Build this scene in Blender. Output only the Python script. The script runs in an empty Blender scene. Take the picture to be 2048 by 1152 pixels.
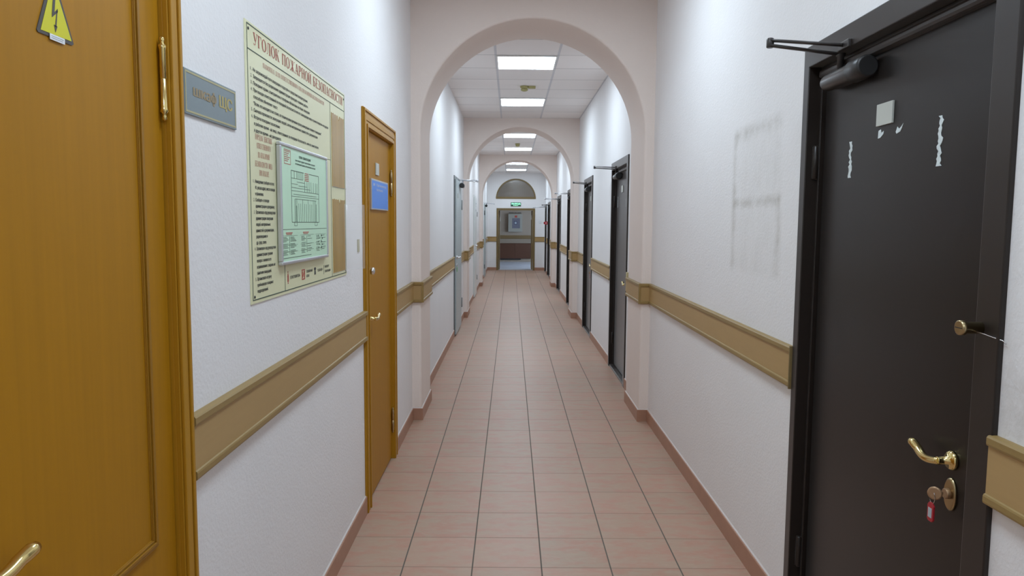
import bpy, bmesh, math, random
from mathutils import Vector, Matrix
random.seed(7)
PI = math.pi
SC = bpy.context.scene
COL = SC.collection

# ------------------------------------------------------------------ layout
XL, XR = -0.735, 1.042            # wall faces
YF = 22.85                        # end wall
YB = -3.65                        # wall behind the camera
CAMH = 1.4907
ARCH = [(5.43, 6.04), (11.40, 12.00), (17.02, 17.62)]
PIL_L, PIL_R = -0.665, 0.970      # pilaster faces
CEIL = [(YB, 5.43, 3.13), (6.04, 11.40, 3.077), (12.00, 17.02, 3.032), (17.62, YF, 3.015)]

# ------------------------------------------------------------------ materials
class NT:
    def __init__(s, m):
        s.t = m.node_tree; s.n = s.t.nodes; s.l = s.t.links
    def new(s, typ, **kw):
        n = s.n.new(typ)
        for k, v in kw.items(): setattr(n, k, v)
        return n
    def set(s, sock, v):
        if isinstance(v, bpy.types.NodeSocket): s.l.new(v, sock)
        else: sock.default_value = v
    def math(s, op, a, b=0.0, c=None):
        n = s.new('ShaderNodeMath', operation=op)
        s.set(n.inputs[0], a); s.set(n.inputs[1], b)
        if c is not None: s.set(n.inputs[2], c)
        return n.outputs[0]
    def mix(s, f, a, b, mode='MIX'):
        n = s.new('ShaderNodeMix', data_type='RGBA', blend_type=mode)
        s.set(n.inputs[0], f); s.set(n.inputs[6], a); s.set(n.inputs[7], b)
        return n.outputs[2]
    def ramp(s, f, lo, hi):
        n = s.new('ShaderNodeMapRange'); n.clamp = True
        s.set(n.inputs[0], f); n.inputs[1].default_value = lo; n.inputs[2].default_value = hi
        return n.outputs[0]
    def noise(s, vec, scale, detail=3.0, rough=0.5):
        n = s.new('ShaderNodeTexNoise'); s.set(n.inputs['Vector'], vec)
        n.inputs['Scale'].default_value = scale; n.inputs['Detail'].default_value = detail
        n.inputs['Roughness'].default_value = rough
        return n.outputs['Fac']
    def scale(s, vec, sc):
        n = s.new('ShaderNodeVectorMath', operation='MULTIPLY'); s.set(n.inputs[0], vec)
        n.inputs[1].default_value = sc
        return n.outputs[0]
    def coord(s): return s.new('ShaderNodeTexCoord').outputs['Object']
    def sep(s, v):
        n = s.new('ShaderNodeSeparateXYZ'); s.set(n.inputs[0], v); return n.outputs
    def comb(s, x, y, z):
        n = s.new('ShaderNodeCombineXYZ')
        s.set(n.inputs[0], x); s.set(n.inputs[1], y); s.set(n.inputs[2], z)
        return n.outputs[0]
    def bump(s, h, strength, dist):
        n = s.new('ShaderNodeBump'); n.inputs['Strength'].default_value = strength
        n.inputs['Distance'].default_value = dist; s.set(n.inputs['Height'], h)
        return n.outputs[0]

def C4(c): return (c[0], c[1], c[2], 1.0)

def mat(name, col, rough=0.5, metal=0.0, spec=0.5, grain=0.0, gscale=(8, 8, 8), bump=0.0, bscale=200.0, bdist=0.002, coat=0.0, sheen=0.0):
    m = bpy.data.materials.new(name); m.use_nodes = True
    k = NT(m); b = k.n['Principled BSDF']
    b.inputs['Roughness'].default_value = rough; b.inputs['Metallic'].default_value = metal
    b.inputs['Specular IOR Level'].default_value = spec; b.inputs['Coat Weight'].default_value = coat
    b.inputs['Sheen Weight'].default_value = sheen; b.inputs['Sheen Roughness'].default_value = .28; b.inputs['Sheen Tint'].default_value = (1, .93, .90, 1)
    co = k.coord()
    g = grain if grain > 0 else 0.02
    f = k.noise(k.scale(co, gscale), 1.0, 4.0, 0.6)
    lo = tuple(max(0, c * (1 - g)) for c in col); hi = tuple(c * (1 + g) for c in col)
    k.set(b.inputs['Base Color'], k.mix(f, C4(lo), C4(hi)))
    if bump > 0: k.set(b.inputs['Normal'], k.bump(k.noise(co, bscale, 2.0), bump, bdist))
    return m

def wall_mat(name, col, stain=False):
    m = bpy.data.materials.new(name); m.use_nodes = True
    k = NT(m); b = k.n['Principled BSDF']
    b.inputs['Roughness'].default_value = 0.72; b.inputs['Specular IOR Level'].default_value = 0.25
    co = k.coord()
    f = k.noise(co, 2.2, 5.0, 0.6)
    c = k.mix(f, C4([x * .965 for x in col]), C4([min(1, x * 1.03) for x in col]))
    if stain:
        x, y, z = k.sep(co)[:3]
        n1 = k.noise(co, 9.0, 4.0, 0.7); n2 = k.noise(k.scale(co, (1, 14, 2.2)), 1.6, 3.0, 0.6)
        def band(v, c0, w): return k.math('SUBTRACT', 1.0, k.ramp(k.math('ABSOLUTE', k.math('SUBTRACT', v, c0)), 0.0, w))
        def inside(v, a, bb, s=.02): return k.math('MULTIPLY', k.ramp(v, a - s, a + s), k.math('SUBTRACT', 1.0, k.ramp(v, bb - s, bb + s)))
        inY = inside(y, 2.86, 3.47); inZ = inside(z, 1.28, 1.91)
        box = k.math('MULTIPLY', inY, inZ)
        e = k.math('MULTIPLY', k.math('MULTIPLY', band(z, 1.585, .032), inY), .62)
        e = k.math('ADD', e, k.math('MULTIPLY', k.math('MULTIPLY', band(z, 1.895, .045), inY), .55))
        e = k.math('ADD', e, k.math('MULTIPLY', k.math('MULTIPLY', band(y, 3.455, .045), inZ), .5))
        e = k.math('ADD', e, k.math('MULTIPLY', k.math('MULTIPLY', band(y, 2.87, .05), inside(z, 1.28, 1.6)), .55))
        e = k.math('ADD', e, k.math('MULTIPLY', box, k.math('MULTIPLY', n2, .34)))
        e = k.math('MULTIPLY', e, k.ramp(n1, .25, .72))
        near = k.math('MULTIPLY', k.math('MULTIPLY', inside(y, 1.1, 1.5, .1), inside(z, .98, 1.26, .1)), k.ramp(n1, .45, .75))
        e = k.math('ADD', e, k.math('MULTIPLY', near, .7))
        e = k.math('MINIMUM', k.math('MULTIPLY', e, .85), .6)
        c = k.mix(e, c, C4((.42, .39, .34)))
    k.set(b.inputs['Base Color'], c)
    h = k.math('ADD', k.noise(co, 95.0, 3.0, 0.55), k.math('MULTIPLY', k.noise(co, 38.0, 2.0), .5))
    k.set(b.inputs['Normal'], k.bump(h, 0.32, 0.004))
    return m

def floor_mat():
    m = bpy.data.materials.new('floor_tiles'); m.use_nodes = True
    k = NT(m); b = k.n['Principled BSDF']
    co = k.coord(); x, y, z = k.sep(co)[:3]
    u = k.math('DIVIDE', k.math('ADD', x, 0.4573), 0.3); v = k.math('DIVIDE', k.math('SUBTRACT', y, 3.0593), 0.3)
    fu = k.math('ABSOLUTE', k.math('SUBTRACT', k.math('FRACT', k.math('ADD', u, .5)), .5))
    fv = k.math('ABSOLUTE', k.math('SUBTRACT', k.math('FRACT', k.math('ADD', v, .5)), .5))
    gu = k.math('SUBTRACT', 1.0, k.ramp(fu, .006, .013)); gv = k.math('SUBTRACT', 1.0, k.ramp(fv, .0035, .0085))
    wn = k.new('ShaderNodeTexWhiteNoise', noise_dimensions='2D')
    k.set(wn.inputs['Vector'], k.comb(k.math('FLOOR', u), k.math('FLOOR', v), 0.0))
    r = wn.outputs['Value']
    off = k.new('ShaderNodeVectorMath', operation='ADD')
    k.set(off.inputs[0], k.scale(co, (8.5, 19.0, 1.0)))
    sc3 = k.new('ShaderNodeVectorMath', operation='SCALE'); k.set(sc3.inputs[0], wn.outputs['Color']); sc3.inputs['Scale'].default_value = 30.0
    k.set(off.inputs[1], sc3.outputs[0])
    n1 = k.noise(off.outputs[0], 1.0, 4.0, .55); n2 = k.noise(off.outputs[0], 2.4, 3.0, .6)
    beige, pink, pale = (.440, .310, .225), (.475, .262, .190), (.490, .360, .272)
    c = k.mix(k.ramp(n1, .42, .62), C4(beige), C4(pink))
    c = k.mix(k.math('MULTIPLY', k.ramp(n2, .48, .75), .55), c, C4(pale))
    c = k.mix(k.math('MULTIPLY', r, .35), c, C4((.430, .252, .185)))
    br = k.math('ADD', .95, k.math('MULTIPLY', r, .1))
    c = k.mix(1.0, c, k.comb(br, br, br), 'MULTIPLY')
    c = k.mix(k.math('MULTIPLY', gv, .78), c, C4((.16, .105, .085)))
    c = k.mix(k.math('MULTIPLY', gu, .92), c, C4((.085, .082, .07)))
    k.set(b.inputs['Base Color'], c)
    g = k.math('MAXIMUM', gu, gv)
    k.set(b.inputs['Roughness'], k.math('ADD', k.math('ADD', .36, k.math('MULTIPLY', n2, .12)), k.math('MULTIPLY', g, .35)))
    b.inputs['Specular IOR Level'].default_value = 0.36
    k.set(b.inputs['Normal'], k.bump(k.math('SUBTRACT', k.math('MULTIPLY', n1, .15), g), .25, .0015))
    return m

def ceiling_mat():
    m = bpy.data.materials.new('ceiling_tiles'); m.use_nodes = True
    k = NT(m); b = k.n['Principled BSDF']; b.inputs['Roughness'].default_value = .9; b.inputs['Specular IOR Level'].default_value = .2
    co = k.coord(); x, y, z = k.sep(co)[:3]
    u = k.math('DIVIDE', k.math('ADD', x, .157), .597); v = k.math('DIVIDE', k.math('SUBTRACT', y, 7.151), .6)
    fu = k.math('ABSOLUTE', k.math('SUBTRACT', k.math('FRACT', k.math('ADD', u, .5)), .5))
    fv = k.math('ABSOLUTE', k.math('SUBTRACT', k.math('FRACT', k.math('ADD', v, .5)), .5))
    gu = k.math('SUBTRACT', 1.0, k.ramp(fu, .016, .022)); gv = k.math('SUBTRACT', 1.0, k.ramp(fv, .004, .011))
    wn = k.new('ShaderNodeTexWhiteNoise', noise_dimensions='2D')
    k.set(wn.inputs['Vector'], k.comb(k.math('FLOOR', u), k.math('FLOOR', v), 0.0))
    br = k.math('ADD', .92, k.math('MULTIPLY', wn.outputs['Value'], .1))
    n = k.noise(co, 90.0, 3.0, .7)
    c = k.mix(n, C4((.90, .855, .835)), C4((.955, .912, .893)))
    c = k.mix(1.0, c, k.comb(br, br, br), 'MULTIPLY')
    c = k.mix(gu, c, C4((.68, .67, .69)))
    c = k.mix(k.math('MULTIPLY', gv, k.math('ADD', .45, k.math('MULTIPLY', k.noise(co, 2.0, 2.0), .6))), c, C4((.16, .15, .14)))
    k.set(b.inputs['Base Color'], c)
    k.set(b.inputs['Normal'], k.bump(n, .15, .003))
    return m

def emit(name, col, s):
    m = bpy.data.materials.new(name); m.use_nodes = True
    b = m.node_tree.nodes['Principled BSDF']
    b.inputs['Base Color'].default_value = C4([.8, .8, .8]); b.inputs['Emission Color'].default_value = C4(col)
    b.inputs['Emission Strength'].default_value = s
    return m

def glass(name, col, rough=.03, alpha=1.0, trans=1.0):
    m = bpy.data.materials.new(name); m.use_nodes = True
    b = m.node_tree.nodes['Principled BSDF']
    b.inputs['Base Color'].default_value = C4(col); b.inputs['Roughness'].default_value = rough
    b.inputs['Transmission Weight'].default_value = trans; b.inputs['IOR'].default_value = 1.45
    b.inputs['Alpha'].default_value = alpha
    b.inputs['Specular IOR Level'].default_value = .3
    return m

WALLC = (.845, .828, .828)
M = dict(
    wall=wall_mat('wall_paint', WALLC), wall_st=wall_mat('wall_paint_worn', WALLC, True),
    arch=wall_mat('arch_paint', (.830, .730, .672)), floor=floor_mat(), ceil=ceiling_mat(),
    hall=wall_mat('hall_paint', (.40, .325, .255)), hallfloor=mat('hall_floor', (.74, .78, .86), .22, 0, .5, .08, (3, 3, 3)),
    base=mat('plinth_tile', (.420, .225, .150), .45, 0, .4, .16, (6, 6, 10)),
    caulk=mat('caulk', (.66, .61, .58), .7),
    oak=mat('oak_veneer', (.400, .181, .006), .48, 0, .22, .13, (55, 55, 1.6), 0, 200, .002, .0),
    oakframe=mat('oak_frame', (.430, .210, .012), .42, 0, .28, .14, (60, 60, 2.5), 0, 200, .002, .0),
    oakmould=mat('oak_moulding', (.31, .145, .010), .40, 0, .35, .14, (60, 60, 4), 0, 200, .002, .0),
    board=mat('rail_board', (.450, .295, .125), .45, 0, .35, .06, (4, 5, 60)),
    mould=mat('rail_moulding', (.310, .205, .072), .42, 0, .4, .08, (6, 6, 70)),
    capend=mat('rail_end', (.20, .14, .055), .5),
    paleend=mat('rail_end_pale', (.58, .50, .27), .5),
    steel=mat('brown_paint', (.010, .0072, .0058), .30, 0, .36, .10, (9, 9, 9), .03, 320, .001, 0, .26),
    steelf=mat('brown_frame_paint', (.020, .014, .011), .34, 0, .45, .10, (9, 9, 9), .03, 320, .001, 0, .28),
    black=mat('black_plastic', (.018, .017, .017), .42),
    closer=mat('closer_paint', (.045, .040, .038), .33, 0, .5),
    alu=mat('aluminium', (.62, .63, .66), .35, .75),
    chrome=mat('chrome', (.70, .70, .70), .18, 1.0),
    brass=mat('brass', (.78, .62, .27), .16, 1.0),
    brassd=mat('brass_aged', (.46, .36, .20), .30, 1.0),
    copper=mat('copper_key', (.40, .25, .14), .36, .45),
    red=mat('red_plastic', (.42, .02, .03), .35), redtext=mat('red_print', (.44, .075, .055), .6),
    orangetext=mat('faded_red_print', (.47, .16, .12), .6),
    ink=mat('black_print', (.055, .058, .055), .6), green_line=mat('green_print', (.05, .085, .06), .6),
    poster=mat('poster_film', (.800, .790, .520), .35, 0, .35, .02, (3, 3, 3)),
    mint=mat('plan_paper', (.64, .93, .68), .25, 0, .45, .02), pocket=mat('pocket_backing', (.43, .26, .055), .26, 0, .5, .38, (4, 14, 1.0)),  # pocket grain paints glossy vertical streaks into its colour
    blue=mat('blue_sign_film', (.055, .25, .80), .35), white=mat('white_film', (.78, .80, .82), .4),
    plate=mat('grey_plate', (.205, .255, .275), .35, .15, .5, .03), gold=mat('gold_print', (.50, .40, .14), .5),
    faded=mat('gold_print_faded', (.33, .25, .14), .5), khaki=mat('khaki_rim', (.42, .38, .20), .4),
    yellow=mat('warning_yellow', (.66, .62, .01), .45), wblack=mat('warning_black', (.07, .06, .055), .5),
    greyplq=mat('grey_plaque', (.52, .53, .48), .4), residue=mat('glue_residue', (.66, .72, .72), .6, 0, .4, .35, (60, 60, 90)),
    greydoor=mat('grey_door_paint', (.46, .52, .53), .36, 0, .5, .04), greydark=mat('grey_frame_paint', (.17, .185, .19), .4),
    whitedoor=mat('white_door_paint', (.74, .76, .75), .35, 0, .5, .02), plastic=mat('white_plastic', (.76, .77, .76), .4),
    detector=mat('yellowed_plastic', (.42, .39, .17), .5), lampframe=mat('lamp_frame', (.80, .81, .80), .4),
    brownpanel=mat('dark_brown_veneer', (.105, .042, .022), .42, 0, .4, .15, (3, 3, 25)), railhall=mat('hall_rail', (.22, .14, .055), .5),
    doortrim=mat('doorway_oak', (.20, .135, .050), .42, 0, .4, .12, (30, 30, 3)), greenkey=mat('green_tag', (.10, .45, .12), .4),
    greensign=mat('sign_green', (.004, .085, .045), .35), cabinet=mat('cabinet_paint', (.36, .34, .285), .5), slatemat=mat('cabinet_print', (.17, .165, .20), .5, 0, .4, .3, (20, 20, 40)),
    navy=mat('navy_print', (.05, .06, .11), .5), lettergrey=mat('grey_letters', (.15, .145, .14), .6), lt=mat('pale_print', (.42, .46, .50), .5),
    lamp=emit('lamp_diffuser', (.73, .877, 1.0), 12.5), exitlit=emit('sign_letters', (.10, .80, .36), 1.0), sky=emit('daylight_pane', (.58, .76, 1.0), 5.0),
    film=glass('clear_film', (.93, .95, .96), .12, .13, .0), pane=glass('fanlight_glass', (.80, .78, .74), .12),
)

# ------------------------------------------------------------------ mesh builder
def P(side, u, v, d):
    """point d metres in front of a wall: u runs along it, v is the height"""
    if side == 'L': return Vector((XL + d, u, v))
    if side == 'R': return Vector((XR - d, u, v))
    if side == 'F': return Vector((u, YF - d, v))
    if side == 'H': return Vector((u, HB - d, v))
    if side == 'C': return Vector((u, v, d))
    if side == 'W': return Vector((XL + d, u * 1.0285, CAMH + (v - CAMH) * 1.0285))
    if side == 'E': return Vector((XL + d, u * 1.017, CAMH + (v - CAMH) * 1.017))
HB = 28.25

class MB:
    def __init__(s): s.b = bmesh.new()
    def box(s, x0, x1, y0, y1, z0, z1):
        vs = [s.b.verts.new((x, y, z)) for x in (x0, x1) for y in (y0, y1) for z in (z0, z1)]
        for f in ((0, 1, 3, 2), (4, 6, 7, 5), (0, 4, 5, 1), (2, 3, 7, 6), (0, 2, 6, 4), (1, 5, 7, 3)):
            s.b.faces.new([vs[i] for i in f])
        return s
    def wbox(s, side, u0, u1, v0, v1, d0, d1):
        a, c = P(side, u0, v0, d0), P(side, u1, v1, d1)
        return s.box(min(a.x, c.x), max(a.x, c.x), min(a.y, c.y), max(a.y, c.y), min(a.z, c.z), max(a.z, c.z))
    def prism(s, side, pts, d0, d1):
        a = [s.b.verts.new(P(side, u, v, d0)) for u, v in pts]; c = [s.b.verts.new(P(side, u, v, d1)) for u, v in pts]
        n = len(pts)
        s.b.faces.new(a); s.b.faces.new(c[::-1])
        for i in range(n): s.b.faces.new((a[i], a[(i + 1) % n], c[(i + 1) % n], c[i]))
        return s
    def poly(s, side, pts, d):
        s.b.faces.new([s.b.verts.new(P(side, u, v, d)) for u, v in pts]); return s
    def tube(s, pts, rad, seg=12, flat=1.0):
        pts = [Vector(p) for p in pts]; n = len(pts)
        rads = rad if isinstance(rad, (list, tuple)) else [rad] * n
        rings = []; up0 = Vector((0, 0, 1))
        for i, p in enumerate(pts):
            t = (pts[min(i + 1, n - 1)] - pts[max(i - 1, 0)]).normalized()
            up = up0 if abs(t.dot(up0)) < .95 else Vector((0, 1, 0))
            a = t.cross(up).normalized(); b = a.cross(t).normalized()
            rings.append([s.b.verts.new(p + (a * math.cos(2 * PI * j / seg) + b * math.sin(2 * PI * j / seg) * flat) * rads[i]) for j in range(seg)])
        for r0, r1 in zip(rings, rings[1:]):
            for j in range(seg): s.b.faces.new((r0[j], r0[(j + 1) % seg], r1[(j + 1) % seg], r1[j])).smooth = True
        s.b.faces.new(rings[0][::-1]); s.b.faces.new(rings[-1])
        return s
    def lathe(s, o, axis, prof, seg=24, sx=1.0):
        """profile of (distance along axis, radius); sx squeezes one radial direction"""
        o = Vector(o); ax = Vector(axis).normalized()
        up = Vector((0, 0, 1)) if abs(ax.z) < .9 else Vector((0, 1, 0))
        a = ax.cross(up).normalized(); b = a.cross(ax).normalized()
        rings = [[s.b.verts.new(o + ax * h + (a * math.cos(2 * PI * j / seg) * sx + b * math.sin(2 * PI * j / seg)) * max(r, 1e-4)) for j in range(seg)] for h, r in prof]
        for r0, r1 in zip(rings, rings[1:]):
            for j in range(seg): s.b.faces.new((r0[j], r0[(j + 1) % seg], r1[(j + 1) % seg], r1[j])).smooth = True
        s.b.faces.new(rings[0][::-1]); s.b.faces.new(rings[-1])
        return s
    def ucase(s, side, u0, u1, v1, w0, w1, d0, d1, v0=0.0):
        return s.prism(side, [(u0 + w0, v0), (u0 + w0, v1 - w0), (u1 - w0, v1 - w0), (u1 - w0, v0), (u1 - w1, v0), (u1 - w1, v1 - w1), (u0 + w1, v1 - w1), (u0 + w1, v0)], d0, d1)
    def ring(s, side, u0, u1, v0, v1, w, d0, d1):
        for a in ((u0, u1, v0, v0 + w), (u0, u1, v1 - w, v1), (u0, u0 + w, v0 + w, v1 - w), (u1 - w, u1, v0 + w, v1 - w)):
            s.wbox(side, *a, d0, d1)
        return s
    def sweep(s, path, prof, sgn):
        """extrude (offset, height) profile along a plan polyline, mitred; sgn=+1 offsets to the right of travel"""
        path = [Vector((p[0], p[1])) for p in path]; n = len(path); rings = []
        for i, p in enumerate(path):
            ns = []
            for a, b in ((i - 1, i), (i, i + 1)):
                if 0 <= a and b < n:
                    t = (path[b] - path[a]).normalized(); ns.append(Vector((t.y, -t.x)) * sgn)
            m = ns[0] if len(ns) == 1 else (ns[0] + ns[1]) / (1 + ns[0].dot(ns[1]))
            rings.append([s.b.verts.new((p.x + m.x * o, p.y + m.y * o, z)) for o, z in prof])
        k = len(prof)
        for r0, r1 in zip(rings, rings[1:]):
            for j in range(k): s.b.faces.new((r0[j], r0[(j + 1) % k], r1[(j + 1) % k], r1[j]))
        s.b.faces.new(rings[0]); s.b.faces.new(rings[-1][::-1])
        return s
    def mesh(s, name, mt):
        bmesh.ops.recalc_face_normals(s.b, faces=s.b.faces[:])
        me = bpy.data.meshes.new(name); s.b.to_mesh(me); s.b.free()
        me.materials.append(mt); return me

def tag(o, label=None, category=None, group=None, kind=None):
    for k, v in (('label', label), ('category', category), ('group', group), ('kind', kind)):
        if v: o[k] = v
    return o
def wloc(o):
    return o.location + (wloc(o.parent) if o.parent else Vector((0, 0, 0)))
def part(name, mb, mt, parent=None, bevel=0.0, origin=None, **kw):
    """link a mesh given in world coordinates; under its parent it is stored in the parent's space"""
    me = mb.mesh(name, mt) if isinstance(mb, MB) else mb
    o = bpy.data.objects.new(name, me); COL.objects.link(o)
    off = Vector(origin) if origin is not None else (wloc(parent) if parent else Vector((0, 0, 0)))
    if off.length > 0: me.transform(Matrix.Translation(-off))
    if parent: o.parent = parent
    elif origin is not None: o.location = off
    if bevel > 0:
        b = o.modifiers.new('bevel', 'BEVEL'); b.width = bevel; b.segments = 2; b.limit_method = 'ANGLE'; b.angle_limit = .7
    return tag(o, **kw)
def thing(name, loc, **kw):
    o = bpy.data.objects.new(name, None); COL.objects.link(o); o.location = loc; o.empty_display_size = .1
    return tag(o, **kw)

# ------------------------------------------------------------------ lettering
def R_(x, y, w, h): return [(x, y), (x + w, y), (x + w, y + h), (x, y + h)]
def arc(cx, cy, rx, ry, tx, ty, a0, a1, n=14):
    out = []
    for i in range(n):
        a, b = math.radians(a0 + (a1 - a0) * i / n), math.radians(a0 + (a1 - a0) * (i + 1) / n)
        out.append([(cx + rx * math.cos(a), cy + ry * math.sin(a)), (cx + rx * math.cos(b), cy + ry * math.sin(b)),
                    (cx + (rx - tx) * math.cos(b), cy + (ry - ty) * math.sin(b)), (cx + (rx - tx) * math.cos(a), cy + (ry - ty) * math.sin(a))])
    return out
_tx = {}
def raw_text(body):
    cu = bpy.data.curves.new('t', 'FONT'); cu.body = body; cu.resolution_u = 2; cu.fill_mode = 'FRONT'
    o = bpy.data.objects.new('t', cu); COL.objects.link(o)
    dg = bpy.context.evaluated_depsgraph_get(); dg.update()
    me = bpy.data.meshes.new_from_object(o.evaluated_get(dg))
    vs = [(v.co.x, v.co.y) for v in me.vertices]; fs = [tuple(p.vertices) for p in me.polygons]
    bpy.data.objects.remove(o); bpy.data.curves.remove(cu); bpy.data.meshes.remove(me)
    return vs, fs
def round_glyph(c):
    """the four round letters that the outline fill leaves open"""
    if c == 'ф': return arc(.34, .27, .29, .28, .09, .07, 0, 360, 20) + [R_(.297, -.2, .086, .93)], .68
    if c == 'Ф': return arc(.41, .365, .36, .30, .10, .075, 0, 360, 20) + [R_(.363, -.03, .094, .79)], .82
    if c == 'э': return arc(.27, .27, .25, .28, .09, .075, -145, 145, 16) + [R_(.17, .235, .3, .075)], .57
    return arc(.33, .365, .33, .375, .10, .08, -145, 145, 16) + [R_(.2, .325, .4, .085)], .72
def text_polys(body):
    """outline faces of a line of plain sans lettering, as (verts, faces)"""
    if body in _tx: return _tx[body]
    V, F = [], []; x = 0.0; seg = ''
    def flush(x, seg):
        if not seg: return x
        vs, fs = raw_text(seg); n = len(V)
        V.extend((a + x, b) for a, b in vs); F.extend(tuple(i + n for i in f) for f in fs)
        lead = .0
        return x + (max(a for a, b in vs) + .06 if vs else 0) + .26 * (len(seg) - len(seg.rstrip(' ')))
    for c in body:
        if c in 'фФэЭ':
            x = flush(x, seg); seg = ''
            g, w = round_glyph(c)
            for q in g:
                n = len(V); V.extend((a + x, b) for a, b in q); F.append(tuple(range(n, n + len(q))))
            x += w
        else: seg += c
    flush(x, seg)
    _tx[body] = (V, F); return _tx[body]
CAPH = .729
def put_text(mb, side, body, u0, v0, h, d, width=None, cond=1.0, flip=1, bolden=0.0):
    """u0: start, v0: baseline, h: cap height; width: squeeze to this length"""
    vs, fs = text_polys(body)
    if not vs: return
    x0 = min(v[0] for v in vs); x1 = max(v[0] for v in vs)
    sy = h / CAPH; sx = sy * cond
    if width: sx = width / max(x1 - x0, 1e-6)
    for k in ((0, 0),) if not bolden else ((0, 0), (bolden, .0002)):
        bv = [mb.b.verts.new(P(side, u0 + flip * ((x - x0) * sx + k[0]), v0 + y * sy, d + k[1])) for x, y in vs]
        for f in fs: mb.b.faces.new([bv[i] for i in f])

T, N, S = .135, .05, .04
def stem(x, w=T): return [R_(x, 0, w, 1), R_(x - .055, 0, w + .11, S), R_(x - .055, 1 - S, w + .11, S)]
def diag(xa, ya, xb, yb, w): return [[(xa, ya), (xa + w, ya), (xb + w, yb), (xb, yb)]]
def serif_glyph(c):
    if c == 'У': return diag(.05, 1, .27, .36, T) + diag(.60, 1, .30, .14, N) + arc(.20, .14, .15, .14, N, N, 180, 360, 8) + [R_(0, 1 - S, .28, S), R_(.47, 1 - S, .24, S)], .68
    if c == 'Г': return stem(.06) + [R_(.1, 1 - N, .42, N), [(.46, 1), (.52, 1), (.52, .72), (.495, .72)]], .56
    if c == 'О': return arc(.36, .5, .35, .515, T, N, 0, 360, 28), .72
    if c == 'Л': return stem(.47) + [R_(.2, 1 - N, .3, N)] + diag(.2, 1, .16, .2, N) + arc(.09, .17, .12, .17, N, N, -120, 10, 8), .70
    if c == 'К': return stem(.06) + diag(.2, .46, .52, 1, N) + diag(.26, .56, .52, 0, T) + [R_(.44, 0, .3, S), R_(.42, 1 - S, .24, S)], .72
    if c == 'П': return stem(.06) + stem(.50) + [R_(.1, 1 - N, .5, N)], .72
    if c == 'Ж': return stem(.44) + diag(.5, .46, .12, 1, N) + diag(.5, .5, .1, 0, .1) + diag(.5, .46, .86, 1, N) + diag(.45, .5, .82, 0, .1) + [R_(0, 0, .24, S), R_(.76, 0, .24, S), R_(.06, 1 - S, .18, S), R_(.8, 1 - S, .18, S)], 1.02
    if c == 'А': return diag(.08, 0, .30, 1, N) + diag(.52, 0, .28, 1, T) + [R_(.16, .30, .42, N), R_(0, 0, .22, S), R_(.44, 0, .30, S)], .72
    if c == 'Р': return stem(.06) + arc(.22, .74, .32, .26, T, N, -90, 90) + [R_(.1, 1 - N, .14, N), R_(.1, .48, .14, N)], .58
    if c == 'Н': return stem(.06) + stem(.50) + [R_(.1, .48, .5, N)], .72
    if c in 'ИЙ':
        g = stem(.06) + stem(.50) + diag(.17, .06, .49, .94, N)
        if c == 'Й': g = g + arc(.36, 1.2, .15, .13, .05, .05, 180, 360, 8)
        return g, .72
    if c == 'Б': return stem(.06) + arc(.22, .28, .34, .28, T, N, -90, 90) + [R_(.1, 1 - N, .42, N), R_(.1, 0, .14, N), R_(.1, .51, .14, N), [(.47, 1), (.53, 1), (.53, .76), (.505, .76)]], .62
    if c == 'В': return stem(.06) + arc(.22, .27, .34, .27, T, N, -90, 90) + arc(.22, .76, .29, .24, T, N, -90, 90) + [R_(.1, 1 - N, .14, N), R_(.1, 0, .14, N), R_(.1, .50, .14, N)], .62
    if c == 'Е': return stem(.06) + [R_(.1, 1 - N, .40, N), R_(.1, 0, .42, N), R_(.1, .48, .30, N), [(.44, 1), (.50, 1), (.50, .78), (.475, .78)], [(.46, 0), (.52, 0), (.54, .24), (.51, .24)], R_(.37, .38, .03, .25)], .58
    if c == 'З': return arc(.22, .76, .25, .25, T, N, -80, 150) + arc(.22, .27, .30, .28, T, N, -150, 85) + [R_(.12, .49, .14, N)], .56
    if c == 'С': return arc(.36, .5, .35, .515, T, N, 42, 318, 22) + [R_(.58, .66, .035, .32)], .66
    if c == 'Т': return stem(.245) + [R_(.02, 1 - N, .6, N), [(.02, 1), (.08, 1), (.045, .76), (.02, .76)], [(.56, 1), (.62, 1), (.62, .76), (.595, .76)]], .66
    if c == 'М': return stem(.05, N) + stem(.66) + diag(.07, 1, .36, .02, .12) + diag(.40, .02, .66, 1, N), .88
    if c == 'Я': return stem(.44) + arc(.46, .74, .34, .26, T, N, 90, 270) + [R_(.42, 1 - N, .1, N), R_(.42, .48, .1, N)] + diag(.06, 0, .36, .5, .12) + [R_(0, 0, .2, S)], .66
    if c == 'Д': return [R_(.52, 0, T, 1), R_(.2, 1 - N, .46, N)] + diag(.14, .05, .26, 1, N) + [R_(.02, 0, .74, N), R_(.02, -.2, .04, .22), R_(.72, -.2, .04, .22)], .80
    if c == 'Ц': return stem(.06) + stem(.50) + [R_(.1, 0, .6, N), R_(.70, -.2, .05, .25)], .78
    if c == 'Ь': return stem(.06) + arc(.22, .28, .34, .28, T, N, -90, 90) + [R_(.1, 0, .14, N), R_(.1, .51, .14, N)], .60
    if c == 'Ч': return stem(.46) + arc(.27, .78, .2, .36, T, N, 180, 290, 8), .68
    if c == ' ': return [], .38
    return [R_(.1, 0, .4, 1)], .6
def put_serif(mb, side, body, u0, v0, h, d, width):
    tot = sum(serif_glyph(c)[1] for c in body) + .06 * (len(body) - 1)
    sx = width / tot; x = 0
    for c in body:
        g, w = serif_glyph(c)
        for j, poly in enumerate(g): mb.poly(side, [(u0 + (x + a) * sx, v0 + b * h) for a, b in poly], d + j * 1.5e-5)
        x += w + .06

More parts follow.
